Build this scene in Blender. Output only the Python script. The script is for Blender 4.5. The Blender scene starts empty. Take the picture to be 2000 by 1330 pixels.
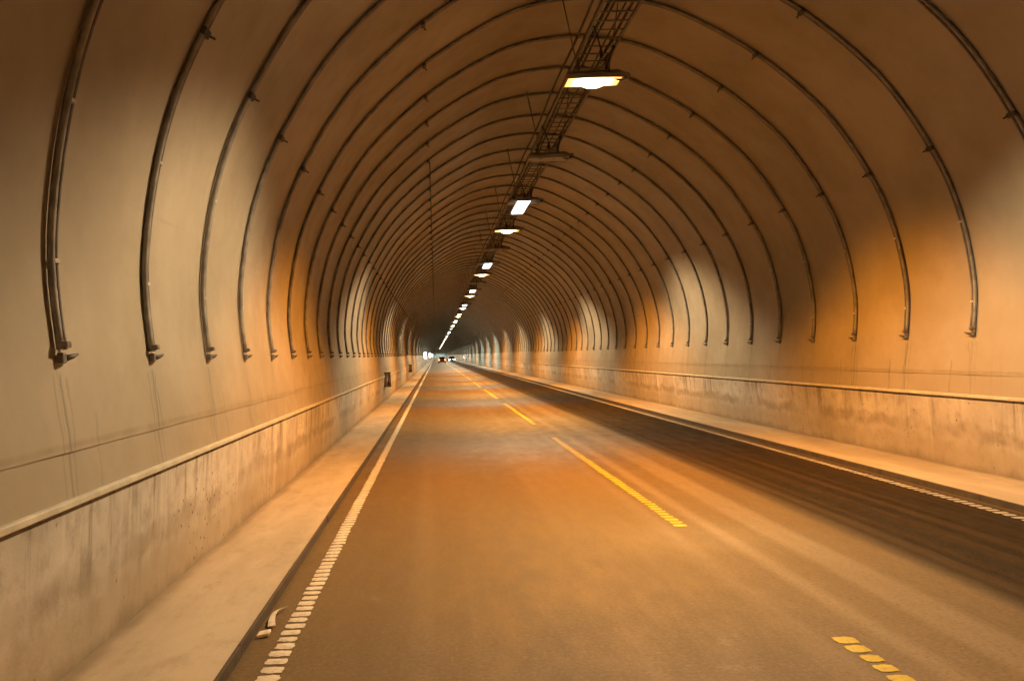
import bpy, bmesh, math, random
from mathutils import Vector, Matrix
random.seed(7)
S = bpy.context.scene
COL = S.collection
R = math.radians

# ------------------------------------------------------------------ camera
cam_d = bpy.data.cameras.new("camera"); cam = bpy.data.objects.new("camera", cam_d); COL.objects.link(cam)
cam.location = (0, 0, 1.75)
ROLL = 1.9
cam.rotation_euler = (Matrix.Rotation(R(90), 4, 'X') @ Matrix.Rotation(R(-ROLL), 4, 'Z')).to_euler()
cam_d.sensor_width = 36.0
cam_d.lens = 1640 / 2000 * 36
cam_d.shift_x = 149 / 2000
cam_d.shift_y = 30 / 2000
cam_d.clip_start = 0.05
cam_d.clip_end = 3000
S.camera = cam
# ------------------------------------------------------------------ world: night outside the tunnel, nothing of it reaches in
W = bpy.data.worlds.new("World"); S.world = W; W.use_nodes = True
nt = W.node_tree
bg = nt.nodes["Background"]
sky = nt.nodes.new("ShaderNodeTexSky"); sky.sky_type = 'NISHITA'; sky.sun_disc = False
sky.sun_elevation = R(1.0); sky.sun_rotation = R(150)
nt.links.new(sky.outputs[0], bg.inputs[0]); bg.inputs[1].default_value = 0.002
# ------------------------------------------------------------------ exposure
S.view_settings.view_transform = 'Standard'
S.view_settings.look = 'None'
S.view_settings.gamma = 1
S.view_settings.exposure = 0.0
S.view_settings.use_curve_mapping = False
S.cycles.use_denoising = True
S.cycles.max_bounces = 7
S.cycles.diffuse_bounces = 3
S.cycles.glossy_bounces = 2
S.cycles.use_adaptive_sampling = True
S.cycles.adaptive_threshold = 0.045
S.cycles.sample_clamp_indirect = 6.0
S.render.film_transparent = False

SODIUM = (1.0, 0.34, 0.025)
WHITE = (1.0, 0.72, 0.40)
WHITE_FAR = (0.74, 0.88, 0.74)   # older, colder tubes deep in the tunnel
ALBEDO_SCALE = 0.64                # every mixed surface colour scaled down to cut bounced light
P_SODIUM = 6300.0
P_WHITE = 4900.0

# ------------------------------------------------------------------ dimensions
CX = 2.368                 # centre of the tunnel, camera at x = 0
RIB0, DR = 4.60, 1.498     # first rib in view, rib spacing
Y0, Y1 = -26.0, 470.0      # extent of the tunnel
KERB_L, KERB_R = -1.213, 5.78
WALL_U = 4.45              # barrier foot, offset from centre
LAMP_Z = 5.59
TRAY_Z = 5.92

# ------------------------------------------------------------------ helpers
def link(o, parent=None):
    COL.objects.link(o)
    if parent is not None:
        o.parent = parent
    return o

def mesh_obj(name, verts, faces, mat=None, parent=None, smooth=False):
    me = bpy.data.meshes.new(name)
    me.from_pydata(verts, [], faces)
    me.update()
    if smooth:
        me.polygons.foreach_set("use_smooth", [True] * len(me.polygons))
    if mat: me.materials.append(mat)
    return link(bpy.data.objects.new(name, me), parent)

def bm_obj(name, bm, mat=None, parent=None, smooth=False):
    me = bpy.data.meshes.new(name)
    bmesh.ops.recalc_face_normals(bm, faces=bm.faces)
    bm.to_mesh(me); bm.free()
    if smooth:
        me.polygons.foreach_set("use_smooth", [True] * len(me.polygons))
    if mat: me.materials.append(mat)
    return link(bpy.data.objects.new(name, me), parent)

def empty(name, loc=(0, 0, 0), label=None, cat=None, group=None):
    o = bpy.data.objects.new(name, None); o.empty_display_size = 0.1
    o.location = loc
    COL.objects.link(o)
    tag(o, label, cat, group)
    return o

def tag(o, label=None, cat=None, group=None, kind=None):
    if label: o["label"] = label
    if cat: o["category"] = cat
    if group: o["group"] = group
    if kind: o["kind"] = kind
    return o

def add_box(bm, c, s, bev=0.0):
    r = bmesh.ops.create_cube(bm, size=1.0)
    vs = r["verts"]
    for v in vs:
        v.co = Vector((c[0] + v.co.x * s[0], c[1] + v.co.y * s[1], c[2] + v.co.z * s[2]))
    if bev > 0:
        es = list({e for v in vs for e in v.link_edges})
        bmesh.ops.bevel(bm, geom=es, offset=bev, segments=2, affect='EDGES', profile=0.6)

def box(name, c, s, mat, parent=None, bev=0.0):
    bm = bmesh.new(); add_box(bm, c, s, bev)
    return bm_obj(name, bm, mat, parent)

def tube_data(path, rad, sides=8, cap=True):
    path = [Vector(p) for p in path]
    verts, faces = [], []
    n = len(path)
    up = Vector((0, 1, 0))
    t0 = (path[1] - path[0]).normalized()
    if abs(t0.dot(up)) > 0.9: up = Vector((1, 0, 0))
    a = t0.cross(up).normalized()
    for i, p in enumerate(path):
        t = (path[min(i + 1, n - 1)] - path[max(i - 1, 0)]).normalized()
        a = (a - t * a.dot(t)).normalized()
        b = t.cross(a)
        r = rad[i] if isinstance(rad, (list, tuple)) else rad
        for k in range(sides):
            th = 2 * math.pi * k / sides
            verts.append(p + a * (r * math.cos(th)) + b * (r * math.sin(th)))
    for i in range(n - 1):
        for k in range(sides):
            k2 = (k + 1) % sides
            faces.append((i * sides + k, i * sides + k2, (i + 1) * sides + k2, (i + 1) * sides + k))
    if cap:
        faces.append(tuple(range(sides))[::-1])
        faces.append(tuple((n - 1) * sides + k for k in range(sides)))
    return [tuple(v) for v in verts], faces

def tube(name, path, rad, mat, parent=None, sides=8):
    v, f = tube_data(path, rad, sides)
    return mesh_obj(name, v, f, mat, parent, smooth=True)

def copy_tree(o, parent=None):
    c = o.copy(); COL.objects.link(c)
    if parent is not None: c.parent = parent
    for ch in list(o.children):
        copy_tree(ch, c)
    return c

def catmull(pts, n):
    out = []
    P = [pts[0]] + list(pts) + [pts[-1]]
    for i in range(1, len(P) - 2):
        p0, p1, p2, p3 = P[i - 1], P[i], P[i + 1], P[i + 2]
        for k in range(n):
            t = k / n
            out.append(tuple(0.5 * ((2 * b) + (c - a) * t + (2 * a - 5 * b + 4 * c - d) * t * t + (3 * b - a - 3 * c + d) * t ** 3)
                             for a, b, c, d in zip(p0, p1, p2, p3)))
    out.append(tuple(pts[-1]))
    return out

ONES = ["", "first", "second", "third", "fourth", "fifth", "sixth", "seventh", "eighth", "ninth", "tenth", "eleventh", "twelfth",
        "thirteenth", "fourteenth", "fifteenth", "sixteenth", "seventeenth", "eighteenth", "nineteenth"]
TENS = {20: ("twentieth", "twenty"), 30: ("thirtieth", "thirty"), 40: ("fortieth", "forty"), 50: ("fiftieth", "fifty")}
def nth(n):
    if n < 20: return ONES[n]
    t, u = n // 10 * 10, n % 10
    return TENS[t][0] if u == 0 else TENS[t][1] + "-" + ONES[u]

# ------------------------------------------------------------------ materials
class MB:
    """small node-material builder"""
    def __init__(s, name):
        s.m = bpy.data.materials.new(name); s.m.use_nodes = True
        s.t = s.m.node_tree; s.b = s.t.nodes["Principled BSDF"]
    def n(s, typ, **kw):
        nd = s.t.nodes.new(typ)
        for k, v in kw.items(): setattr(nd, k, v)
        return nd
    def put(s, sock, v):
        if isinstance(v, bpy.types.NodeSocket): s.t.links.new(v, sock)
        else: sock.default_value = v
    def math(s, op, a, b=0.0, c=0.0, clamp=False):
        nd = s.n("ShaderNodeMath", operation=op, use_clamp=clamp)
        for i, v in enumerate((a, b, c)): s.put(nd.inputs[i], v)
        return nd.outputs[0]
    def pos(s):
        if not hasattr(s, "_p"):
            g = s.n("ShaderNodeNewGeometry"); x = s.n("ShaderNodeSeparateXYZ")
            s.t.links.new(g.outputs["Position"], x.inputs[0])
            s._p = (g.outputs["Position"], x.outputs[0], x.outputs[1], x.outputs[2])
        return s._p
    def noise(s, scale, detail=4, rough=0.55, stretch=(1, 1, 1), offset=(0, 0, 0), dist=0.0):
        m = s.n("ShaderNodeMapping"); s.t.links.new(s.pos()[0], m.inputs[0])
        m.inputs["Scale"].default_value = stretch; m.inputs["Location"].default_value = offset
        nd = s.n("ShaderNodeTexNoise"); s.t.links.new(m.outputs[0], nd.inputs["Vector"])
        nd.inputs["Scale"].default_value = scale; nd.inputs["Detail"].default_value = detail
        nd.inputs["Roughness"].default_value = rough; nd.inputs["Distortion"].default_value = dist
        return nd.outputs["Fac"]
    def ramp(s, v, a, b, lo=0.0, hi=1.0, smooth=True):
        nd = s.n("ShaderNodeMapRange", clamp=True)
        nd.interpolation_type = 'SMOOTHSTEP' if smooth else 'LINEAR'
        s.put(nd.inputs[0], v); s.put(nd.inputs[1], a); s.put(nd.inputs[2], b); s.put(nd.inputs[3], lo); s.put(nd.inputs[4], hi)
        return nd.outputs[0]
    def band(s, v, a, b, soft):
        """1 inside a..b"""
        return s.math('MULTIPLY', s.ramp(v, a - soft, a + soft), s.ramp(v, b - soft, b + soft, 1.0, 0.0))
    def mix(s, f, a, b, mode='MIX'):
        nd = s.n("ShaderNodeMix", data_type='RGBA', blend_type=mode)
        s.put(nd.inputs[0], f)
        for i, v in ((6, a), (7, b)):
            if not isinstance(v, bpy.types.NodeSocket): v = (*v, 1.0)
            s.put(nd.inputs[i], v)
        return nd.outputs[2]
    def bump(s, h, strength=0.3, dist=0.01):
        nd = s.n("ShaderNodeBump"); nd.inputs["Strength"].default_value = strength; nd.inputs["Distance"].default_value = dist
        s.t.links.new(h, nd.inputs["Height"]); s.t.links.new(nd.outputs[0], s.b.inputs["Normal"])
    def done(s, col=None, rough=None, metal=None, spec=None):
        if isinstance(col, bpy.types.NodeSocket): col = s.mix(1.0, col, (ALBEDO_SCALE,) * 3, 'MULTIPLY')
        if col is not None: s.put(s.b.inputs["Base Color"], col if isinstance(col, bpy.types.NodeSocket) else (*col, 1.0))
        if rough is not None: s.put(s.b.inputs["Roughness"], rough)
        if metal is not None: s.b.inputs["Metallic"].default_value = metal
        if spec is not None: s.b.inputs["Specular IOR Level"].default_value = spec
        return s.m

def simple(name, col, rough=0.6, metal=0.0, var=0.25, scale=12.0):
    m = MB(name)
    n = m.noise(scale, 5)
    c = m.mix(m.ramp(n, 0.3, 0.7), tuple(x * (1 - var) for x in col), tuple(min(1, x * (1 + var * .6)) for x in col))
    return m.done(c, m.ramp(n, 0.2, 0.8, rough - .08, min(1, rough + .08)), metal)

def emitter(name, col, strength):
    m = MB(name)
    m.b.inputs["Base Color"].default_value = (0.8, 0.8, 0.8, 1)
    m.b.inputs["Emission Color"].default_value = (*col, 1); m.b.inputs["Emission Strength"].default_value = strength
    return m.m

# -- tunnel sheet
def mat_sheet(lower=False):
    m = MB("membrane_skirt" if lower else "membrane_sheet")
    p, x, y, z = m.pos()
    big = m.noise(0.55, 4, 0.6)
    mid = m.noise(3.0, 5, 0.6)
    fine = m.noise(60, 3, 0.6)
    c = m.mix(m.ramp(big, 0.3, 0.7), (0.40, 0.345, 0.262), (0.53, 0.465, 0.375))
    c = m.mix(m.math('MULTIPLY', m.ramp(mid, 0.5, 0.8), 0.22), c, (0.34, 0.29, 0.22))
    c = m.mix(m.math('MULTIPLY', m.ramp(fine, 0.45, 0.75), 0.12), c, (0.32, 0.28, 0.22))
    # grime rising from the foot
    wob = m.math('ADD', z, m.math('MULTIPLY', m.math('SUBTRACT', m.noise(1.6, 5, 0.6, (1, 1, 0.3)), 0.5), 0.7))
    c = m.mix(m.ramp(wob, 1.0, 1.9, 0.38, 0.0), c, (0.32, 0.26, 0.18))
    # runs of rust water under every rib end
    ph = m.math('SUBTRACT', y, RIB0 - DR * 40)
    fr = m.math('MODULO', ph, DR)
    sway = m.math('MULTIPLY', m.math('SUBTRACT', m.noise(1.1, 3, 0.5, (1, 1, 1.6)), 0.5), 0.16)
    strength = m.noise(0.9, 2, 0.5, (1, 1, 0.08), (3, 7, 0))
    sway2 = m.math('MULTIPLY', m.math('SUBTRACT', m.noise(1.9, 3, 0.6, (1, 1, 0.7), (8, 1, 4)), 0.5), 0.3)
    def run(at, w, amt, zt, sw=None):
        d = m.math('ABSOLUTE', m.math('SUBTRACT', m.math('ADD', fr, sw or sway), at))
        line = m.ramp(d, 0.0, w, 1.0, 0.0)
        return m.math('MULTIPLY', m.math('MULTIPLY', line, m.ramp(z, zt - 0.05, zt, 1.0, 0.0)), m.math('MULTIPLY', m.ramp(strength, 0.30, 0.55), amt))
    tot = m.math('ADD', run(0.03, 0.026, 0.85, 1.74), run(0.09, 0.02, 0.7, 1.72, sway2))
    tot = m.math('ADD', tot, run(0.47, 0.024, 0.75, 1.5, sway2))
    tot = m.math('ADD', tot, run(1.44, 0.018, 0.5, 1.73), clamp=True)
    c = m.mix(tot, c, (0.17, 0.19, 0.18))
    # many fine vertical dribbles low down
    drib = m.noise(9, 4, 0.7, (1, 1, 0.05))
    c = m.mix(m.math('MULTIPLY', m.ramp(drib, 0.56, 0.75), m.ramp(z, 1.1, 2.0, 0.30, 0.0)), c, (0.27, 0.24, 0.19))
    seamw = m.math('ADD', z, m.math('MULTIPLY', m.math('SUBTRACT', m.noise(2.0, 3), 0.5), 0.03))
    c = m.mix(m.math('MULTIPLY', m.band(seamw, 1.30, 1.335, 0.012), m.ramp(mid, 0.3, 0.6, 0.15, 0.45)), c, (0.24, 0.19, 0.12))  # skirt seam line: dirt, with the overlap's shadow painted in
    c = m.mix(m.math('MULTIPLY', m.band(seamw, 2.85, 2.875, 0.012), m.ramp(big, 0.45, 0.7, 0.0, 0.35)), c, (0.25, 0.20, 0.14))
    if lower:
        c = m.mix(0.22, c, (0.36, 0.31, 0.24))
    m.bump(m.math('ADD', m.noise(14, 4, 0.6), m.math('MULTIPLY', m.noise(1.7, 3, 0.5, (1, 1, 0.5)), 6.0)), 0.16, 0.006)
    return m.done(c, m.ramp(mid, 0.3, 0.7, 0.42, 0.58), 0.0, 0.35)
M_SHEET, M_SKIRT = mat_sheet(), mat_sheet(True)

def mat_barrier():
    m = MB("barrier_concrete"); p, x, y, z = m.pos()
    big = m.noise(0.8, 5, 0.6, (1, 1, 1)); mid = m.noise(5, 6, 0.65); fine = m.noise(45, 4, 0.6)
    c = m.mix(m.ramp(big, 0.3, 0.7), (0.44, 0.40, 0.35), (0.66, 0.61, 0.55))
    c = m.mix(m.math('MULTIPLY', m.ramp(mid, 0.45, 0.72), 0.5), c, (0.25, 0.215, 0.17))
    # dark vertical dribbles from the top edge
    dr = m.noise(3.2, 5, 0.75, (1, 1, 0.07), (0, 3, 0))
    c = m.mix(m.math('MULTIPLY', m.ramp(dr, 0.5, 0.66), m.ramp(z, 0.35, 1.0, 0.2, 0.8)), c, (0.17, 0.15, 0.12))
    # pale lime runs
    lr = m.noise(2.1, 4, 0.7, (1, 1, 0.05), (0, 11, 0))
    c = m.mix(m.math('MULTIPLY', m.ramp(lr, 0.58, 0.7), 0.65), c, (0.80, 0.74, 0.66))
    # road splash on the lower half: ragged dark edge, then tan film
    edge = m.math('ADD', z, m.math('MULTIPLY', m.math('SUBTRACT', m.noise(1.7, 6, 0.7, (1, 1, 0.6)), 0.5), 0.42))
    c = m.mix(m.math('MULTIPLY', m.band(edge, 0.46, 0.63, 0.05), m.ramp(m.noise(1.2, 3), 0.35, 0.6, 0.05, 0.55)), c, (0.22, 0.17, 0.11))
    c = m.mix(m.ramp(edge, 0.30, 0.58, 0.62, 0.0), c, (0.36, 0.30, 0.21))
    c = m.mix(m.ramp(edge, 0.02, 0.2, 0.6, 0.0), c, (0.19, 0.155, 0.11))
    # pits
    v = m.n("ShaderNodeTexVoronoi"); v.inputs["Scale"].default_value = 11; m.t.links.new(p, v.inputs["Vector"])
    pit = m.math('MULTIPLY', m.ramp(v.outputs["Distance"], 0.10, 0.2, 1.0, 0.0), m.ramp(m.noise(2.2, 3), 0.5, 0.62))
    c = m.mix(m.math('MULTIPLY', pit, 0.8), c, (0.10, 0.09, 0.075))
    h = m.math('SUBTRACT', m.math('ADD', m.math('MULTIPLY', mid, 0.6), m.math('MULTIPLY', fine, 0.4)), pit)
    m.bump(h, 0.5, 0.008)
    return m.done(c, 0.85, 0.0, 0.25)
M_BARRIER = mat_barrier()

def mat_walk():
    m = MB("walkway_concrete"); p, x, y, z = m.pos()
    st = m.noise(1.6, 6, 0.62, (1, 0.22, 1)); mid = m.noise(6, 6, 0.65, (1, 0.5, 1)); fine = m.noise(120, 3, 0.7)
    c = m.mix(m.ramp(st, 0.3, 0.7), (0.38, 0.325, 0.245), (0.55, 0.48, 0.38))
    c = m.mix(m.math('MULTIPLY', m.ramp(mid, 0.48, 0.75), 0.45), c, (0.28, 0.24, 0.18))
    c = m.mix(m.math('MULTIPLY', m.ramp(m.noise(2.3, 6, 0.7, (1, 0.35, 1), (5, 2, 0)), 0.62, 0.72), 0.5), c, (0.15, 0.125, 0.09))
    c = m.mix(m.math('MULTIPLY', m.ramp(fine, 0.45, 0.7), 0.2), c, (0.22, 0.19, 0.15))
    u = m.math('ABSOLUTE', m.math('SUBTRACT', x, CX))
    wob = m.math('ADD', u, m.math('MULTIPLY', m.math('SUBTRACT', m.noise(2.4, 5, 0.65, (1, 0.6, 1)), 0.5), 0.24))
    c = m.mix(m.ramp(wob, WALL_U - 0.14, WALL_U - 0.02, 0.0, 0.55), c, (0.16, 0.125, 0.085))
    m.bump(m.math('ADD', m.math('MULTIPLY', mid, 0.5), fine), 0.25, 0.006)
    return m.done(c, 0.82, 0.0, 0.3)
M_WALK = mat_walk()

def mat_road():
    m = MB("asphalt"); p, x, y, z = m.pos()
    wob = m.math('MULTIPLY', m.math('SUBTRACT', m.noise(0.35, 4, 0.6, (1, 0.25, 1)), 0.5), 0.22)
    xx = m.math('ADD', x, wob)
    big = m.noise(0.6, 5, 0.6, (1, 0.1, 1)); mid = m.noise(4, 6, 0.65, (1, 0.35, 1)); agg = m.noise(95, 4, 0.75); fine = m.noise(260, 2, 0.8)
    streak = m.noise(5.0, 5, 0.65, (1, 0.018, 1)); streak2 = m.noise(2.2, 5, 0.6, (1, 0.012, 1), (4, 0, 0))
    c = m.mix(m.ramp(big, 0.3, 0.7), (0.108, 0.071, 0.029), (0.168, 0.112, 0.047))
    c = m.mix(m.math('MULTIPLY', m.ramp(streak, 0.42, 0.66), 0.32), c, (0.12, 0.085, 0.05))
    c = m.mix(m.math('MULTIPLY', m.ramp(streak2, 0.5, 0.72), 0.4), c, (0.24, 0.18, 0.11))
    c = m.mix(m.math('MULTIPLY', m.ramp(mid, 0.5, 0.8), 0.18), c, (0.12, 0.09, 0.055))
    # dusty seams either side of the centre line
    for a, w, s in ((2.62, 0.07, 0.5), (3.15, 0.16, 0.45), (2.18, 0.05, 0.25)):
        c = m.mix(m.math('MULTIPLY', m.band(xx, a - w, a + w, 0.06), s), c, (0.29, 0.225, 0.145))
    # darker resurfaced wheel path in the far lane with tarry edge
    dk = m.band(xx, 3.78, 5.72, 0.13)
    dn = m.ramp(streak, 0.35, 0.7, 0.94, 0.99)
    dstr = m.noise(7.0, 4, 0.6, (1, 0.01, 1), (2, 0, 0))
    dcol = m.mix(m.ramp(dstr, 0.42, 0.62), (0.004, 0.0027, 0.0016), (0.034, 0.017, 0.006))
    c = m.mix(m.math('MULTIPLY', dk, dn), c, dcol)
    c = m.mix(m.math('MULTIPLY', m.band(xx, 3.70, 3.82, 0.06), 0.6), c, (0.018, 0.015, 0.012))
    c = m.mix(m.math('MULTIPLY', m.band(xx, 3.9, 4.02, 0.06), 0.35), c, (0.11, 0.07, 0.035))
    # faint oil track in near lane and dirt along the kerb
    c = m.mix(m.math('MULTIPLY', m.band(xx, 0.35, 0.95, 0.25), m.ramp(mid, 0.35, 0.65, 0.1, 0.42)), c, (0.09, 0.08, 0.065))
    c = m.mix(m.math('MULTIPLY', m.band(x, KERB_L - .1, KERB_L + 0.02, 0.03), 0.6), c, (0.07, 0.058, 0.042))
    # pale spilled patches
    sp = m.noise(1.1, 6, 0.7, (1, 0.6, 1), (9, 3, 0))
    c = m.mix(m.math('MULTIPLY', m.ramp(sp, 0.66, 0.76), 0.45), c, (0.34, 0.31, 0.26))
    # aggregate
    c = m.mix(m.math('MULTIPLY', m.ramp(agg, 0.52, 0.7), m.math('SUBTRACT', 0.42, m.math('MULTIPLY', dk, 0.36))), c, (0.29, 0.21, 0.11))
    chip = m.noise(34, 3, 0.7)
    c = m.mix(m.math('MULTIPLY', m.ramp(chip, 0.5, 0.68), m.math('SUBTRACT', 0.38, m.math('MULTIPLY', dk, 0.3))), c, (0.28, 0.195, 0.095))
    c = m.mix(m.math('MULTIPLY', m.ramp(chip, 0.34, 0.5, 1.0, 0.0), 0.62), c, (0.085, 0.058, 0.032))
    c = m.mix(m.math('MULTIPLY', m.ramp(fine, 0.35, 0.55, 1.0, 0.0), 0.55), c, (0.05, 0.044, 0.036))
    m.bump(m.math('ADD', m.math('MULTIPLY', agg, 0.6), m.math('MULTIPLY', fine, 0.4)), 0.5, 0.006)
    rg = m.math('SUBTRACT', m.ramp(mid, 0.3, 0.7, 0.55, 0.7), m.math('MULTIPLY', dk, -0.15))
    m.put(m.b.inputs['Specular IOR Level'], m.math('SUBTRACT', 0.32, m.math('MULTIPLY', dk, 0.25)))
    return m.done(c, rg, 0.0)
M_ROAD = mat_road()

def mat_paint(name, col, wear):
    m = MB(name)
    n = m.noise(22, 5, 0.7); f = m.noise(90, 4, 0.75)
    c = m.mix(m.math('MULTIPLY', m.ramp(n, 0.42, 0.7), wear), col, tuple(v * 0.55 for v in col))
    c = m.mix(m.math('MULTIPLY', m.ramp(f, 0.5, 0.7), wear), c, (0.16, 0.14, 0.11))
    m.bump(f, 0.3, 0.003)
    return m.done(c, 0.6, 0.0, 0.4)
M_WLINE = mat_paint("white_line_paint", (0.70, 0.66, 0.56), 0.6)
M_WLINE2 = mat_paint("worn_white_line_paint", (0.42, 0.40, 0.35), 0.6)
M_YLINE = mat_paint("yellow_line_paint", (0.52, 0.41, 0.025), 0.6)
M_KERB = simple("kerb_concrete", (0.065, 0.05, 0.035), 0.85, 0, 0.45, 9)
M_STRIP = simple("edge_strip", (0.66, 0.61, 0.50), 0.5, 0, 0.2, 5)
M_PIPE = simple("galvanised_pipe", (0.33, 0.31, 0.285), 0.5, 0.35, 0.35, 7)
M_ROD = simple("thin_pipe", (0.26, 0.245, 0.235), 0.45, 0.35, 0.3, 7)
M_CLAMP = simple("clamp_steel", (0.10, 0.095, 0.09), 0.55, 0.4, 0.4, 20)
M_TIE = simple("pale_tie", (0.62, 0.55, 0.48), 0.5, 0, 0.2, 20)
M_RAIL = simple("tray_steel", (0.24, 0.22, 0.20), 0.55, 0.4, 0.35, 6)
M_CABLE = simple("black_cable", (0.035, 0.032, 0.03), 0.6, 0, 0.3, 9)
M_HOUSE = simple("lamp_housing", (0.34, 0.33, 0.32), 0.5, 0.2, 0.25, 6)
M_UNLIT = simple("unlit_glass", (0.30, 0.30, 0.30), 0.3, 0, 0.2, 6)
M_RED = simple("red_enamel", (0.42, 0.03, 0.02), 0.4, 0, 0.2, 8)
M_DARK = simple("dark_plastic", (0.03, 0.028, 0.026), 0.6, 0, 0.2, 8)
M_SCRAP = simple("pale_scrap", (0.74, 0.69, 0.60), 0.5, 0, 0.25, 25)

# ------------------------------------------------------------------ road, markings
def sheet(name, x0, x1, y0, y1, z, mat, parent=None):
    return mesh_obj(name, [(x0, y0, z), (x1, y0, z), (x1, y1, z), (x0, y1, z)], [(0, 1, 2, 3)], mat, parent)
road = tag(sheet("road", KERB_L - .02, KERB_R + .02, Y0, Y1, 0.0, M_ROAD), kind="structure")

def bar_mesh(name, w, l, h, mat, rnd=0.0):
    """low rounded hump of thermoplastic"""
    bm = bmesh.new()
    nx, ny = 6, 4
    grid = []
    for j in range(ny + 1):
        row = []
        for i in range(nx + 1):
            u, v = i / nx * 2 - 1, j / ny * 2 - 1
            e = max(abs(u) ** 6, abs(v) ** 3)
            lx = u * w / 2 * (1 - rnd * abs(v) ** 2.5 * 0.35)
            ly = v * l / 2 * (1 - rnd * abs(u) ** 3 * 0.6)
            row.append(bm.verts.new((lx, ly, 0.004 + h * (1 - e))))
        grid.append(row)
    for j in range(ny):
        for i in range(nx):
            bm.faces.new((grid[j][i], grid[j][i + 1], grid[j + 1][i + 1], grid[j + 1][i]))
    o = bm_obj(name, bm, mat, None, True)
    me = o.data
    bpy.data.objects.remove(o)
    return me

def variants(*a, n=4, chip=0.006):
    """the same bar with differently chipped outlines"""
    out = []
    for k in range(n):
        me = bar_mesh(*a)
        for v in me.vertices:
            v.co.x += random.uniform(-chip, chip) * (1 if abs(v.co.x) > a[1] * .3 else .3)
            v.co.y += random.uniform(-chip, chip)
        out.append(me)
    return out

def bars(parent, mes, x, y0, y1, pitch, jit=0.004, drop=0.0):
    y = y0
    while y < y1:
        if random.random() >= drop:
            o = bpy.data.objects.new("bar", random.choice(mes)); link(o, parent)
            o.location = (x + random.uniform(-jit, jit), y + random.uniform(-jit, jit), 0)
            o.rotation_euler = (0, 0, random.uniform(-.04, .04)); o.scale = (random.uniform(.9, 1.05), random.uniform(.85, 1.1), 1)
        y += pitch
LINE_L, LINE_C, LINE_R = -0.985, 2.35, 5.585
NEAR = 40.0
e1 = link(bpy.data.objects.new("edge_line", None), road); e1["label"] = "white profiled edge line of raised bars along the near kerb"
bars(e1, variants("bar", 0.125, 0.1, 0.005, M_WLINE, 0.22), LINE_L, 3.6, NEAR, 0.129)
sheet("stripe", LINE_L - .06, LINE_L + .06, NEAR + .1, Y1, 0.004, M_WLINE, e1)
e2 = link(bpy.data.objects.new("edge_line", None), road); e2["label"] = "worn white edge line of slanted bars beside the dark lane"
bars(e2, variants("bar", 0.13, 0.095, 0.005, M_WLINE2, 0.3), LINE_R, 3.6, NEAR, 0.129)
sheet("stripe", LINE_R - .06, LINE_R + .06, NEAR + .1, Y1, 0.004, M_WLINE2, e2)
ybar = variants("bar", 0.122, 0.105, 0.005, M_YLINE, 0.32)
yy = 5.10 - 9.0 - .03
k = 0
while yy < 330:
    a = yy
    if a + 9 > 3:
        d = link(bpy.data.objects.new("centre_dash", None), road)
        if a < 30:
            bars(d, ybar, LINE_C, max(a, 3.6) if k == 0 else a, a + 9.0, 0.148)
        else:
            sheet("stripe", LINE_C - .062, LINE_C + .062, a, a + 9.0, 0.004, M_YLINE, d)
    yy += 12.18 if k else 12.2
    k += 1

# ------------------------------------------------------------------ walkways with kerbstones
def walkway(side):
    edge = KERB_L if side < 0 else KERB_R
    wall = CX + side * (WALL_U + 0.05)
    inner = edge + side * 0.022
    name = "walkway"
    x0, x1 = sorted((inner, wall))
    n = 26
    w = tag(sheet(name, x0, x1, Y0, Y1, 0.070, M_WALK), kind="structure")
    w["label"] = "raised concrete walkway between the %s kerb and wall" % ("near" if side < 0 else "far")
    L = 2.0
    bm = bmesh.new(); add_box(bm, (0, 0, 0), (0.022, L - .008, 0.16), 0.005)
    me = bm_obj("kerbstone", bm, M_KERB); md = me.data; bpy.data.objects.remove(me)
    y = -3.0
    while y < 60:
        o = link(bpy.data.objects.new("kerbstone", md), w)
        o.location = (edge + side * 0.011 + random.uniform(-.004, .004), y + L / 2, -0.011 + random.uniform(-.003, .002))
        o.rotation_euler = (0, 0, random.uniform(-.0015, .0015))
        y += L
    for a, b in ((Y0, -3.0), (60, Y1)):
        box("kerbstone", (edge + side * 0.011, (a + b) / 2, -0.011), (0.022, b - a, 0.16), M_KERB, w)
    return w
walk_l, walk_r = walkway(-1), walkway(1)

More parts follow.
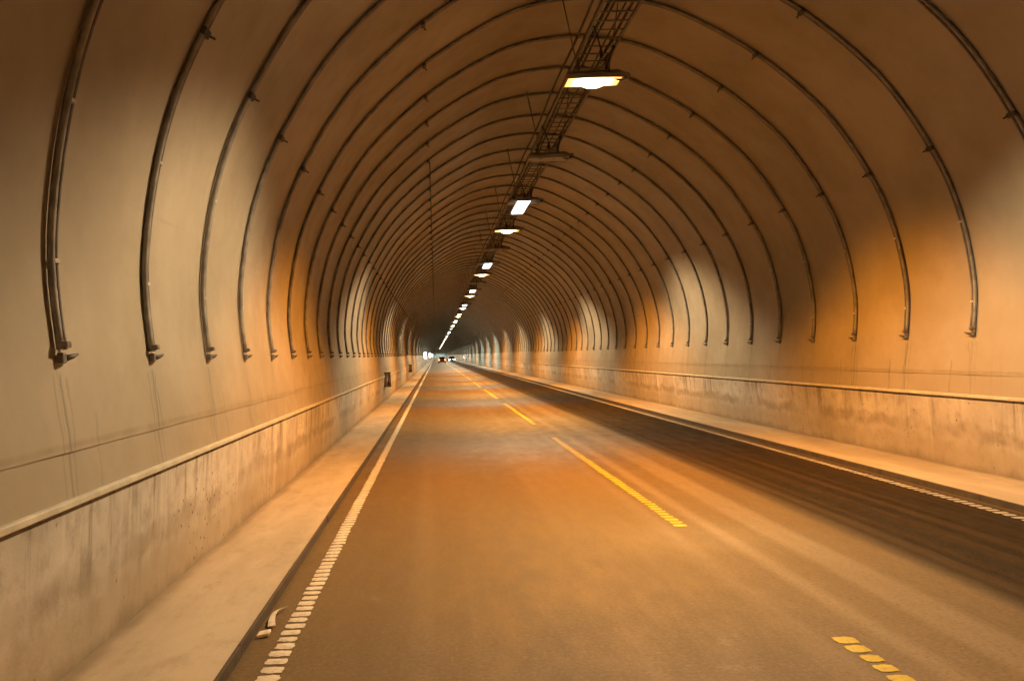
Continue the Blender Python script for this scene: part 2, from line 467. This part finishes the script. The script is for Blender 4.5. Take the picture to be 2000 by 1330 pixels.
# ------------------------------------------------------------------ low concrete walls
def barrier(side, label):
    root = empty("concrete_wall", (CX + side * WALL_U, 0, 0.09), label, "wall")
    # cross-section (u outward, z): foot, face leaning in a little, chamfer, back
    sec = [(0.0, -0.06), (-0.062, 0.875), (-0.048, 0.905), (0.22, 0.905), (0.22, -0.06)]
    def seg(L, nm="concrete_panel"):
        vs, fs = [], []
        ny = max(2, int(L / 0.8)) if L < 10 else 2
        for j in range(ny):
            y = L * j / (ny - 1)
            for (u, z) in sec: vs.append((side * u, y, z))
        k = len(sec)
        for j in range(ny - 1):
            for i in range(k):
                i2 = (i + 1) % k
                q = (j * k + i, j * k + i2, (j + 1) * k + i2, (j + 1) * k + i)
                fs.append(q if side > 0 else q[::-1])
        fs.append(tuple(range(k))); fs.append(tuple((ny - 1) * k + i for i in range(k)))
        o = mesh_obj(nm, vs, fs, M_BARRIER); me = o.data; bpy.data.objects.remove(o)
        return me
    L = 4.8
    me = seg(L - .0015)
    ssec = [(-0.020, 0.906), (-0.094, 0.906), (-0.098, 0.911), (-0.098, 0.938), (-0.092, 0.944), (-0.020, 0.952)]
    def strip(L):
        vs = [(side * u, y, z) for y in (0, L) for (u, z) in ssec]; k = len(ssec)
        fs = [(i, (i + 1) % k, k + (i + 1) % k, k + i) for i in range(k)] + [tuple(range(k)), tuple(range(k, 2 * k))]
        o = mesh_obj("edge_strip", vs, fs, M_STRIP); me = o.data; bpy.data.objects.remove(o)
        return me
    sm = strip(L - .004)
    y = -4.4 + (0 if side < 0 else 1.4)
    ys = y
    while y < 62:
        o = link(bpy.data.objects.new("concrete_panel", me), root)
        o.location = (side * random.uniform(-.002, .002), y, random.uniform(-.002, .0))
        s_ = link(bpy.data.objects.new("edge_strip", sm), root); s_.location = (side * random.uniform(-.004, .002), y, 0.001)
        y += L
    for a, b in ((Y0, ys), (y, Y1)):
        o = link(bpy.data.objects.new("concrete_panel", seg(b - a - .01)), root); o.location = (0, a, 0)
        o = link(bpy.data.objects.new("edge_strip", strip(b - a - .004)), root); o.location = (0, a, 0.001)
    return root
barrier(-1, "low stained concrete wall along the near walkway, pitted and splashed brown")
barrier(1, "low streaked concrete wall beyond the dark lane and far walkway")

# ------------------------------------------------------------------ lining
HALF = [(4.37, 1.02), (4.405, 1.35), (4.445, 1.75), (4.486, 2.48), (4.33, 3.38), (4.0, 4.18), (3.36, 5.13), (2.42, 5.97), (1.39, 6.58), (0.70, 6.81), (0.0, 6.885)]
prof_h = catmull(HALF, 6)
PROFILE = [(-u, z) for u, z in prof_h] + [(u, z) for u, z in prof_h[::-1][1:]]      # left foot -> crown -> right foot
def normals2(P):
    out = []
    for i in range(len(P)):
        a, b = P[max(i - 1, 0)], P[min(i + 1, len(P) - 1)]
        tx, tz = b[0] - a[0], b[1] - a[1]; l = math.hypot(tx, tz)
        out.append((-tz / l, tx / l))            # outward
    return out
PN = normals2(PROFILE)
iS = max(i for i in range(len(prof_h)) if prof_h[i][1] < 1.32)
N = len(PROFILE)
ARCH = list(range(iS, N - iS))
lining = bpy.data.objects.new("tunnel_lining", None); link(lining); lining["kind"] = "structure"
lining.location = (CX, 0, 0)
def arch_mesh(name, idx, L, off, mat, ny=5, puff=0.005):
    vs, fs = [], []
    for j in range(ny):
        t = j / (ny - 1)
        pf = off + puff * (4 * t * (1 - t)) ** 0.7
        for i in idx:
            vs.append((PROFILE[i][0] + PN[i][0] * pf, t * L, PROFILE[i][1] + PN[i][1] * pf))
    k = len(idx)
    for j in range(ny - 1):
        for i in range(k - 1):
            fs.append((j * k + i, (j + 1) * k + i, (j + 1) * k + i + 1, j * k + i + 1))
    o = mesh_obj(name, vs, fs, mat, None, True); me = o.data; bpy.data.objects.remove(o)
    return me
NB = 44
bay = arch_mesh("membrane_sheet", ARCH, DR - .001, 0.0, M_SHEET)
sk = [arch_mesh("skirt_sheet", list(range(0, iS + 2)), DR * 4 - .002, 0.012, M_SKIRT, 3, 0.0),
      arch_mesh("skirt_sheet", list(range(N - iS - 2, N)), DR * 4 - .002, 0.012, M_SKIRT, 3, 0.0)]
yb = RIB0 - DR * 5
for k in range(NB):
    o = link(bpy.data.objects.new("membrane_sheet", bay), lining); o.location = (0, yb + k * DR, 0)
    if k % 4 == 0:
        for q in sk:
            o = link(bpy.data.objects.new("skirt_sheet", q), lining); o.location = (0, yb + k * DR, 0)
ye = yb + NB * DR
for a, b in ((Y0, yb), (ye, Y1)):
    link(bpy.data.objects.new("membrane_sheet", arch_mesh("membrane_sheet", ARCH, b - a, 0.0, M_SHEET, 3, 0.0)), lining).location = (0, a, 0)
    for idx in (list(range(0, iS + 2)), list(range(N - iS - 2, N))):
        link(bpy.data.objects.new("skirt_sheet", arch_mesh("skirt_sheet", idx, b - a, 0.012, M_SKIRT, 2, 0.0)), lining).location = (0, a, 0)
# caps added to close off the far end and the end behind the camera
M_CAP = simple("cap_surface", (0.4, 0.4, 0.38), 0.9, 0, 0.4, 1)
for y in (Y0, Y1):
    vs = [(u, y, z) for u, z in PROFILE] + [(PROFILE[-1][0] + .1, y, -.05), (PROFILE[0][0] - .1, y, -.05)]
    mesh_obj("end_wall", vs, [tuple(range(len(vs)))], M_CAP, lining)

# ------------------------------------------------------------------ rib pipes
i0 = next(i for i in range(N) if PROFILE[i][1] >= 1.77)
RIDX = list(range(i0, N - i0))
def rib_path(off, dy):
    return [(PROFILE[i][0] - PN[i][0] * off, dy, PROFILE[i][1] - PN[i][1] * off) for i in RIDX]
def nearest(u, z):
    return min(RIDX, key=lambda i: (PROFILE[i][0] - u) ** 2 + (PROFILE[i][1] - z) ** 2)
CLAMPS = [nearest(-4.02, 4.14), nearest(4.02, 4.18), nearest(-2.42, 5.97), nearest(2.42, 5.97)]
def make_rib():
    root = empty("lining_rib", (CX, 0, 0))
    tube("main_pipe", rib_path(0.030, 0.0), 0.0235, M_PIPE, root, 8)
    tube("thin_pipe", rib_path(0.022, 0.074), 0.0145, M_ROD, root, 6)
    for i in CLAMPS:
        u, z = PROFILE[i]; n = PN[i]
        bm = bmesh.new()
        add_box(bm, (0, 0.03, 0), (0.06, 0.12, 0.04), 0.008)
        v, f = tube_data([(0, 0.075, 0.0), (0, 0.085, -0.065)], 0.009, 6)
        bv = [bm.verts.new(q) for q in v]
        for q in f: bm.faces.new([bv[t] for t in q])
        o = bm_obj("clamp", bm, M_CLAMP, root)
        o.location = (u - n[0] * 0.04, 0, z - n[1] * 0.04)
        o.rotation_euler = (0, math.atan2(n[0], n[1]), 0)
    for s, i in ((-1, RIDX[0]), (1, RIDX[-1])):
        u, z = PROFILE[i]
        bm = bmesh.new()
        add_box(bm, (-s * 0.03, 0.012, -0.045), (0.04, 0.05, 0.06), 0.010)
        add_box(bm, (-s * 0.05, 0.0, 0.03), (0.062, 0.058, 0.035), 0.008)
        o = bm_obj("end_bracket", bm, M_ROD, root); o.location = (u, 0, z)
        v, f = tube_data([(-s * 0.03, 0.03, -0.05), (-s * 0.06, 0.075, -0.038), (-s * 0.07, 0.125, -0.025)], [0.020, 0.015, 0.007], 7)
        mesh_obj("bolt", v, f, M_CLAMP, o, True)
    for u, z in ((-4.36, 3.25), (-4.48, 2.3), (4.36, 3.2), (4.48, 2.15)):
        i = nearest(u, z); n = PN[i]
        o = box("tie", (0, 0, 0), (0.03, 0.07, 0.026), M_TIE, root, 0.004)
        o.location = (PROFILE[i][0] - n[0] * 0.03, 0.045, PROFILE[i][1] - n[1] * 0.03)
    return root
rib = make_rib()
NDET = 36
far_v, far_f = tube_data(rib_path(0.028, 0.02), 0.025, 5)
far_me = bpy.data.meshes.new("lining_rib"); far_me.from_pydata(far_v, [], far_f); far_me.materials.append(M_PIPE)
far_me.polygons.foreach_set("use_smooth", [True] * len(far_me.polygons))
for k in range(220):
    y = RIB0 + k * DR
    if k < NDET:
        o = rib if k == 0 else copy_tree(rib)
        extra = {0: "the nearest, thick dark double pipe on the near wall", 4: "the first whose both ends show on the walls"}.get(k)
        tag(o, "grey pipe rib arching over the road, %s in view counted from the nearest" % nth(k + 1), "pipe rib", "pipe ribs of the tunnel lining")
    else:
        o = link(bpy.data.objects.new("lining_rib", far_me))
        tag(o, "thin distant pipe rib, one of the dense rings deep in the tunnel", "pipe rib", "distant pipe ribs deep in the tunnel")
    o.location = (CX + random.uniform(-.004, .004), y + random.uniform(-.012, .012), 0)
vs, fs = [], []
for k in range(220, int((Y1 - RIB0) / DR)):
    b = len(vs); vs += [(x, y_ + RIB0 + k * DR, z) for x, y_, z in far_v]; fs += [tuple(b + q for q in f) for f in far_f]
tag(mesh_obj("farthest_ribs", vs, fs, M_PIPE, None, True), "mass of pipe rings merging together at the far end of the tunnel", "pipe rib", kind="stuff").location = (CX, 0, 0)
o = copy_tree(rib); o.location = (CX, RIB0 - DR, 0)
tag(o, "pipe rib overhead nearer than all the other ribs, before the first one seen whole", "pipe rib", "pipe ribs of the tunnel lining")

# ------------------------------------------------------------------ cable ladder
lad = empty("cable_ladder", (CX, 0, TRAY_Z), "long dark cable ladder hung along the crown above the lamps", "cable ladder")
for x in (-.235, .235):
    bm = bmesh.new(); add_box(bm, (x, 90, 0), (0.022, 190, 0.062)); add_box(bm, (x + (0.011 if x < 0 else -0.011), 90, -.026), (0.03, 190, 0.008))
    bm_obj("side_rail", bm, M_RAIL, lad)
bm = bmesh.new(); add_box(bm, (0, 0, 0), (0.45, 0.022, 0.016), 0.004)
ro = bm_obj("rung", bm, M_RAIL); rme = ro.data; bpy.data.objects.remove(ro)
for k in range(280):
    o = link(bpy.data.objects.new("rung", rme), lad); o.location = (0, 2.5 + k * 0.29, -.012)
# hanger rods up to the crown
for k in range(22):
    y = 2.9 + k * 4.494
    for s in (-1, 1):
        zt = min(PROFILE, key=lambda p: abs(p[0] - s * .42))[1] - TRAY_Z
        tube("hanger_rod", [(s * .25, y, -.03), (s * .42, y + .05, zt + .02)], 0.009, M_RAIL, lad, 6)
# wire along the flank of the ladder
tag(tube("messenger_wire", [(CX - .34 + .006 * math.sin(y * 1.3), y, TRAY_Z + .05 - .03 * math.sin(y * .70) ** 2) for y in [i * 0.75 for i in range(-4, 240)]], 0.016, M_CABLE, None, 6),
    "thin black wire strung along the flank of the cable ladder", "wire")
# cables lying on the ladder
for j, (x, r, lab) in enumerate(((-.15, .022, "thickest black cable lying on the ladder rungs beside the wire"), (-.09, .015, "thin black cable lying on the ladder, second from the wire"),
                                 (.06, .012, "slim black cable wandering along the middle of the ladder"), (.17, .018, "black cable lying along the ladder rail away from the wire"))):
    ph = random.random() * 6
    pts = [(CX + x + .02 * math.sin(y * .9 + ph) + .012 * math.sin(y * 2.3 + ph), y, TRAY_Z + r + .002 + .01 * max(0, math.sin(y * 1.7 + ph))) for y in [i * 0.5 for i in range(-8, 360)]]
    tag(tube("power_cable", pts, r, M_CABLE, None, 6), lab, "cable", "cables on the ladder")

tag(tube("ceiling_wire", [(CX - 2.36, y, 5.90 + .004 * math.sin(y)) for y in range(18, 260, 3)], 0.011, M_CABLE, None, 5),
    "hair-thin dark wire running along the upper clamps of the ribs", "wire")

# ------------------------------------------------------------------ lamps
def glow_mat(name, core, edge, s_core, s_edge, axis_len):
    """lamp glass: bright where the arc tube sits, dimmer towards the reflector ends"""
    m = MB(name)
    tc = m.n("ShaderNodeTexCoord"); sx = m.n("ShaderNodeSeparateXYZ"); m.t.links.new(tc.outputs["Object"], sx.inputs[0])
    a = m.math('ABSOLUTE', sx.outputs[0])
    f = m.ramp(a, axis_len * 0.12, axis_len * 0.5)
    m.put(m.b.inputs["Emission Color"], m.mix(f, core, edge))
    m.put(m.b.inputs["Emission Strength"], m.ramp(f, 0.0, 1.0, s_core, s_edge, False))
    return m.done((0.6, 0.6, 0.6), 0.3)
M_SODIUM = glow_mat("sodium_glass", (1.0, 0.74, 0.30), (1.0, 0.46, 0.08), 14.0, 2.2, 0.78)
M_BLOOM = emitter("bloom_glow", (1.0, 0.78, 0.34), 16.0)  # glow of the added bowl, standing in for lamp bloom
M_TUBE = emitter("fluorescent_diffuser", (0.93, 1.0, 0.97), 5.0)

def spot(name, parent, loc, power, col, ta, tb, rad=0.12, blend=0.16, power_cos=0.0):
    l = bpy.data.lights.new(name, 'SPOT'); l.energy = power; l.color = col
    l.spot_size = 2 * math.atan(ta); l.spot_blend = blend; l.shadow_soft_size = rad
    if power_cos:                      # luminaire photometry: strongest straight down
        l.use_nodes = True; t = l.node_tree; em = t.nodes["Emission"]
        g = t.nodes.new("ShaderNodeNewGeometry"); sx = t.nodes.new("ShaderNodeSeparateXYZ"); a = t.nodes.new("ShaderNodeMath"); p = t.nodes.new("ShaderNodeMath")
        a.operation = 'ABSOLUTE'; p.operation = 'POWER'; p.inputs[1].default_value = power_cos
        t.links.new(g.outputs["Incoming"], sx.inputs[0]); t.links.new(sx.outputs[2], a.inputs[0]); t.links.new(a.outputs[0], p.inputs[0]); t.links.new(p.outputs[0], em.inputs["Strength"])
    o = bpy.data.objects.new(name, l); link(o, parent); o.location = loc
    o.scale = (1.0, tb / ta, 1.0)
    return o

def cable_loop(parent, pts, r=0.012):
    return tube("supply_cable", catmull(pts, 5), r, M_CABLE, parent, 6)

def sodium_parts(root, lit):
    w, l, h = 0.82, 0.44, 0.11
    # tapered housing with open bottom rim
    bm = bmesh.new()
    ring = lambda a, b, z: [bm.verts.new((sx * a, sy * b, z)) for sx, sy in ((-1, -1), (1, -1), (1, 1), (-1, 1))]
    r0 = ring(w / 2 - .03, l / 2 - .03, 0.004); r1 = ring(w / 2 - .03, l / 2 - .03, -.012); r2 = ring(w / 2, l / 2, -.012); r3 = ring(w / 2, l / 2, 0.05); r4 = ring(w / 2 - .06, l / 2 - .07, h)
    for A, B in ((r0, r1), (r1, r2), (r2, r3), (r3, r4)):
        for i in range(4): bm.faces.new((A[i], A[(i + 1) % 4], B[(i + 1) % 4], B[i]))
    bm.faces.new(r4)
    bm_obj("housing", bm, M_HOUSE, root)
    g = box("glass", (0, 0, 0), (w - .062, l - .062, 0.006), M_SODIUM if lit else M_UNLIT, root); g.location = (0, 0, 0.0)
    if lit:
        bm = bmesh.new(); bmesh.ops.create_uvsphere(bm, u_segments=20, v_segments=10, radius=1.0)
        bmesh.ops.delete(bm, geom=[v for v in bm.verts if v.co.z > .05], context='VERTS')
        for v in bm.verts: v.co = Vector((v.co.x * .19, v.co.y * .16, v.co.z * .085 - .004))
        bm_obj("bloom_bowl", bm, M_BLOOM, root, True)  # emissive bowl added to imitate bloom around the lamp's core
    for s in (-1, 1):
        box("bracket", (s * .2, 0, (h + (TRAY_Z - LAMP_Z) - .03) / 2 + .01), (0.035, 0.05, TRAY_Z - LAMP_Z - .03 - h + .06), M_RAIL, root)
    e = box("gear_box", (w / 2 + .05, 0.02, 0.05), (0.10, 0.16, 0.10), M_HOUSE, root, 0.01)
    cable_loop(root, [(.2, -.55, .30), (.17, -.3, .16), (.22, -.14, .05), (.36, -.08, -.005), (.46, -.05, .03), (.46, .0, .06)], 0.021)
    c = cable_loop(root, [(-.25, -1.3, .33), (-.18, -1.22, .22), (-.13, -1.15, .1), (-.11, -1.13, .02)], 0.011)
    v, f = tube_data([(-.11, -1.13, .05), (-.11, -1.13, -.02), (-.11, -1.125, -.07)], [.016, .026, .02], 8)
    mesh_obj("plug", v, f, M_DARK, c, True)
    cable_loop(root, [(-.11, -1.13, -.05), (-.02, -1.0, -.02), (.06, -.7, .14), (.06, -.25, .16)], 0.009)

PITCH = 4.77
lit_n = un_n = 0
protos = {}
def sodium(y, lit, label):
    if lit not in protos:
        r = empty("sodium_lamp", (CX, y, LAMP_Z)); sodium_parts(r, lit); protos[lit] = r
    else:
        r = copy_tree(protos[lit])
        for ch in list(r.children):
            if ch.type == 'LIGHT': bpy.data.objects.remove(ch)
    r.location = (CX + random.uniform(-.012, .012), y, LAMP_Z)
    r.rotation_euler = (0, random.uniform(-.008, .008), random.uniform(-.02, .02))
    tag(r, label, "lamp", "lit orange lamps" if lit else "unlit lamp boxes")
    if lit: spot("sodium_light", r, (0, 0, -.24), P_SODIUM, SODIUM, 2.6, 1.95, 0.14, 0.30, 1.5)
    return r
for j in range(-3, 24):
    y = 12.0 + PITCH * j
    lit = j % 3 == 0
    if lit:
        if j < 0: lab = "orange lamp over the road behind the camera"
        else:
            lit_n += 1
            lab = "big glaring orange lamp, nearest of the lit lamps" if lit_n == 1 else "lit wide orange lamp, %s orange one along the crown" % nth(lit_n)
        sodium(y, True, lab)
    elif 0 < j < 13:
        un_n += 1
        sodium(y, False, "grey unlit lamp box with a curled cable, %s unlit one along the ladder" % nth(un_n))
for j in range(27, 120, 6):
    lit_n += 1
    sodium(12.0 + PITCH * j, True, "tiny far orange lamp, %s orange one along the crown" % nth(lit_n))

fproto = None
def fluorescent(y, label):
    global fproto
    if fproto is None:
        r = empty("fluorescent_lamp", (CX, y, LAMP_Z))
        w, l = 0.36, 1.9
        bm = bmesh.new(); add_box(bm, (0, 0, .06), (w, l, .10), .015); bm_obj("housing", bm, M_HOUSE, r)
        bm = bmesh.new(); add_box(bm, (0, 0, -.012), (w - .05, l - .06, .05), .018); bm_obj("diffuser", bm, M_TUBE, r)
        for s in (-1, 1):
            box("bracket", (0, s * .6, .2), (.03, .04, .2), M_RAIL, r)
            box("end_cap", (0, s * (l / 2 + .012), .03), (w - .02, .024, .10), M_HOUSE, r, .006)
        fproto = r
    else:
        r = copy_tree(fproto)
        for ch in list(r.children):
            if ch.type == 'LIGHT': bpy.data.objects.remove(ch)
    r.location = (CX + random.uniform(-.012, .012), y, LAMP_Z)
    tag(r, label, "lamp", "white tube lamps")
    spot("fluorescent_light", r, (0, 0, -.05), P_WHITE if y < 90 else P_WHITE * 1.5, WHITE if y < 90 else WHITE_FAR, 3.4, 2.1, 0.20, 0.30)
    return r
fn = 0
for j in range(-2, 32):
    y = 22.1 + PITCH * 3 * j
    if j < 0: lab = "white tube lamp over the camera" if j == -1 else "white tube lamp behind the camera"
    else:
        fn += 1
        lab = "bright white tube lamp, nearest of the white ones" if fn == 1 else "white tube lamp, %s white one along the crown" % nth(fn)
    fluorescent(y, lab)

# ------------------------------------------------------------------ small things on the walls and the road
def cabinet(y, label):
    r = empty("wall_cabinet", (CX - WALL_U + .035, y, 0.62), label, "cabinet", "wall cabinets on the near wall")
    box("back_box", (.06, .1, .27), (.12, .5, .50), M_BARRIER, r, .01)
    fr = box("hood", (.13, .1, .535), (.26, .56, .035), M_KERB, r, .006)
    for dx in (.012, .24):
        box("frame_post", (dx, -.15, .26), (.028, .03, .52), M_KERB, r, .004)
    box("side_plate", (.13, .35, .26), (.24, .025, .52), M_STRIP, r, .004)
    box("sill", (.13, .1, .0), (.26, .54, .03), M_KERB, r, .004)
    v, f = tube_data([(.17, -.02, .05), (.17, -.02, .16), (.17, -.02, .2), (.17, -.02, .24)], [.055, .055, .03, .02], 10)
    mesh_obj("red_valve", v, f, M_RED, r, True)
    return r
cabinet(32.8, "small framed wall cabinet with a red valve on the near wall, the closer one")
cabinet(62.0, "tiny framed cabinet on the near wall, the farther one")

def wall_light(y, label, s=1.0):
    r = empty("wall_light", (CX - 4.44, y, 1.55), label, "wall light", "white lights on the near wall")
    box("case", (.06, 0, .22 * s), (.12, .6 * s, .8 * s), M_DARK, r, .02)
    box("lit_face", (.07 + .05 * s, -.31 * s, .22 * s), (.38 * s, .03, .66 * s), emitter("wall_light_face", (0.92, 0.97, 1.0), 9.0) if "wall_light_face" not in bpy.data.materials else bpy.data.materials["wall_light_face"], r, .01)
    return r
wall_light(150, "brightest white light low on the near wall, left of the far cars", 1.6)
wall_light(265, "second white light farther along the near wall", 2.0)
wall_light(420, "faintest farthest white light on the near wall", 2.2)

# curved scrap by the kerb
def scrap():
    pts, n = [], 12
    for i in range(n + 1):
        t = i / n
        pts.append((-1.155 + .05 * (2 * t - 1) ** 2 * (1 if t > .5 else .45), 5.50 + .42 * t, 0.012 + .02 * math.sin(math.pi * t)))
    vs, fs = [], []
    for i, (x, y, z) in enumerate(pts):
        t = i / n; w = .026 * (1 - .75 * t)
        vs += [(x - w, y, z), (x + w, y, z + .008), (x + w, y, z + .012), (x - w, y, z + .006)]
    for i in range(n):
        for q in range(4):
            fs.append((i * 4 + q, i * 4 + (q + 1) % 4, i * 4 + 4 + (q + 1) % 4, i * 4 + 4 + q))
    fs += [(3, 2, 1, 0), tuple(n * 4 + q for q in range(4))]
    o = mesh_obj("curved_scrap", vs, fs, M_SCRAP)
    tag(o, "curved pale strip of scrap lying on the road by the kerb", "scrap")
    bm = bmesh.new(); add_box(bm, (0, 0, 0), (.075, .085, .022), .007)
    for v in bm.verts: v.co.x += v.co.y * .3; v.co.z += .006 * math.sin(v.co.x * 60)
    o = bm_obj("scrap_chip", bm, M_SCRAP); o.location = (-1.155, 5.36, .016); o.rotation_euler = (.05, .03, .3)
    tag(o, "small pale chip beside the curved strip by the kerb", "scrap")
scrap()

# ------------------------------------------------------------------ far cars
def car(loc, rz, paint, label, front_lit):
    r = empty("car", loc, label, "car"); r.rotation_euler = (0, 0, rz)
    # +y is the front; lofted body
    secs = [(-2.1, .45, .80, .62), (-2.05, .32, .98, .80), (-1.5, .28, 1.02, .86), (0, .26, .98, .88), (1.1, .28, .95, .86), (1.8, .30, .82, .82), (2.1, .38, .68, .66)]
    def loft(name, secs, mat, parent):
        vs, fs = [], []
        for (y, z0, z1, hw) in secs:
            zm = (z0 + z1) / 2
            vs += [(-hw * .9, y, z0), (-hw, y, zm), (-hw * .92, y, z1), (hw * .92, y, z1), (hw, y, zm), (hw * .9, y, z0)]
        for i in range(len(secs) - 1):
            for q in range(6): fs.append((i * 6 + q, i * 6 + 6 + q, i * 6 + 6 + (q + 1) % 6, i * 6 + (q + 1) % 6))
        fs += [tuple(range(6)), tuple((len(secs) - 1) * 6 + q for q in range(6))[::-1]]
        return mesh_obj(name, vs, fs, mat, parent, False)
    loft("body", secs, paint, r)
    loft("cabin", [(-1.9, .96, 1.0, .70), (-1.3, .96, 1.42, .66), (0.0, .96, 1.46, .66), (.55, .95, 1.40, .66), (1.25, .93, .97, .72)], M_CARGLASS, r)
    box("roof_panel", (0, -.4, 1.47), (1.15, 1.5, .03), paint, r, .012)
    bm0 = bmesh.new(); bmesh.ops.create_cone(bm0, cap_ends=True, segments=20, radius1=.32, radius2=.32, depth=.2)
    for v in bm0.verts: v.co = Vector((v.co.z, v.co.x, v.co.y))
    wo = bm_obj("wheel", bm0, M_DARK); wm = wo.data; bpy.data.objects.remove(wo)
    for sx in (-1, 1):
        for sy in (-1.3, 1.3):
            link(bpy.data.objects.new("wheel", wm), r).location = (sx * .76, sy, .32)
        box("headlight", (sx * .60, 2.02, .66), (.34, .16, .2), M_HEAD if front_lit else M_UNLIT, r, .02)
        box("taillight", (sx * .66, -2.07, .80), (.26, .08, .22), M_UNLIT if front_lit else M_TAIL, r, .02)
    if front_lit:
        l = bpy.data.lights.new("headlight_beam", 'SPOT'); l.energy = 700; l.color = (.9, .97, 1); l.spot_size = R(70); l.spot_blend = .8; l.shadow_soft_size = .15
        o = bpy.data.objects.new("headlight_beam", l); link(o, r); o.location = (0, 2.3, .68); o.rotation_euler = (R(88), 0, R(180)); o.rotation_euler = (R(-92 + 180), 0, R(0))
    return r
M_CARGLASS = simple("car_glass", (.02, .022, .025), .15, 0, .1, 3)
M_PAINT_A = simple("grey_car_paint", (.10, .11, .12), .35, .3, .1, 3)
M_PAINT_B = simple("dark_red_car_paint", (.12, .02, .02), .35, .2, .1, 3)
M_HEAD = emitter("headlight_glow", (.93, .97, 1.0), 90.0)
M_TAIL = emitter("taillight_glow", (1.0, .10, .03), 20.0)
car((4.05, 215, 0), math.pi, M_PAINT_A, "oncoming car with white headlights far down the dark lane", True)
car((1.40, 190, 0), 0, M_PAINT_B, "far car with red tail lights driving away near the centre line", False)
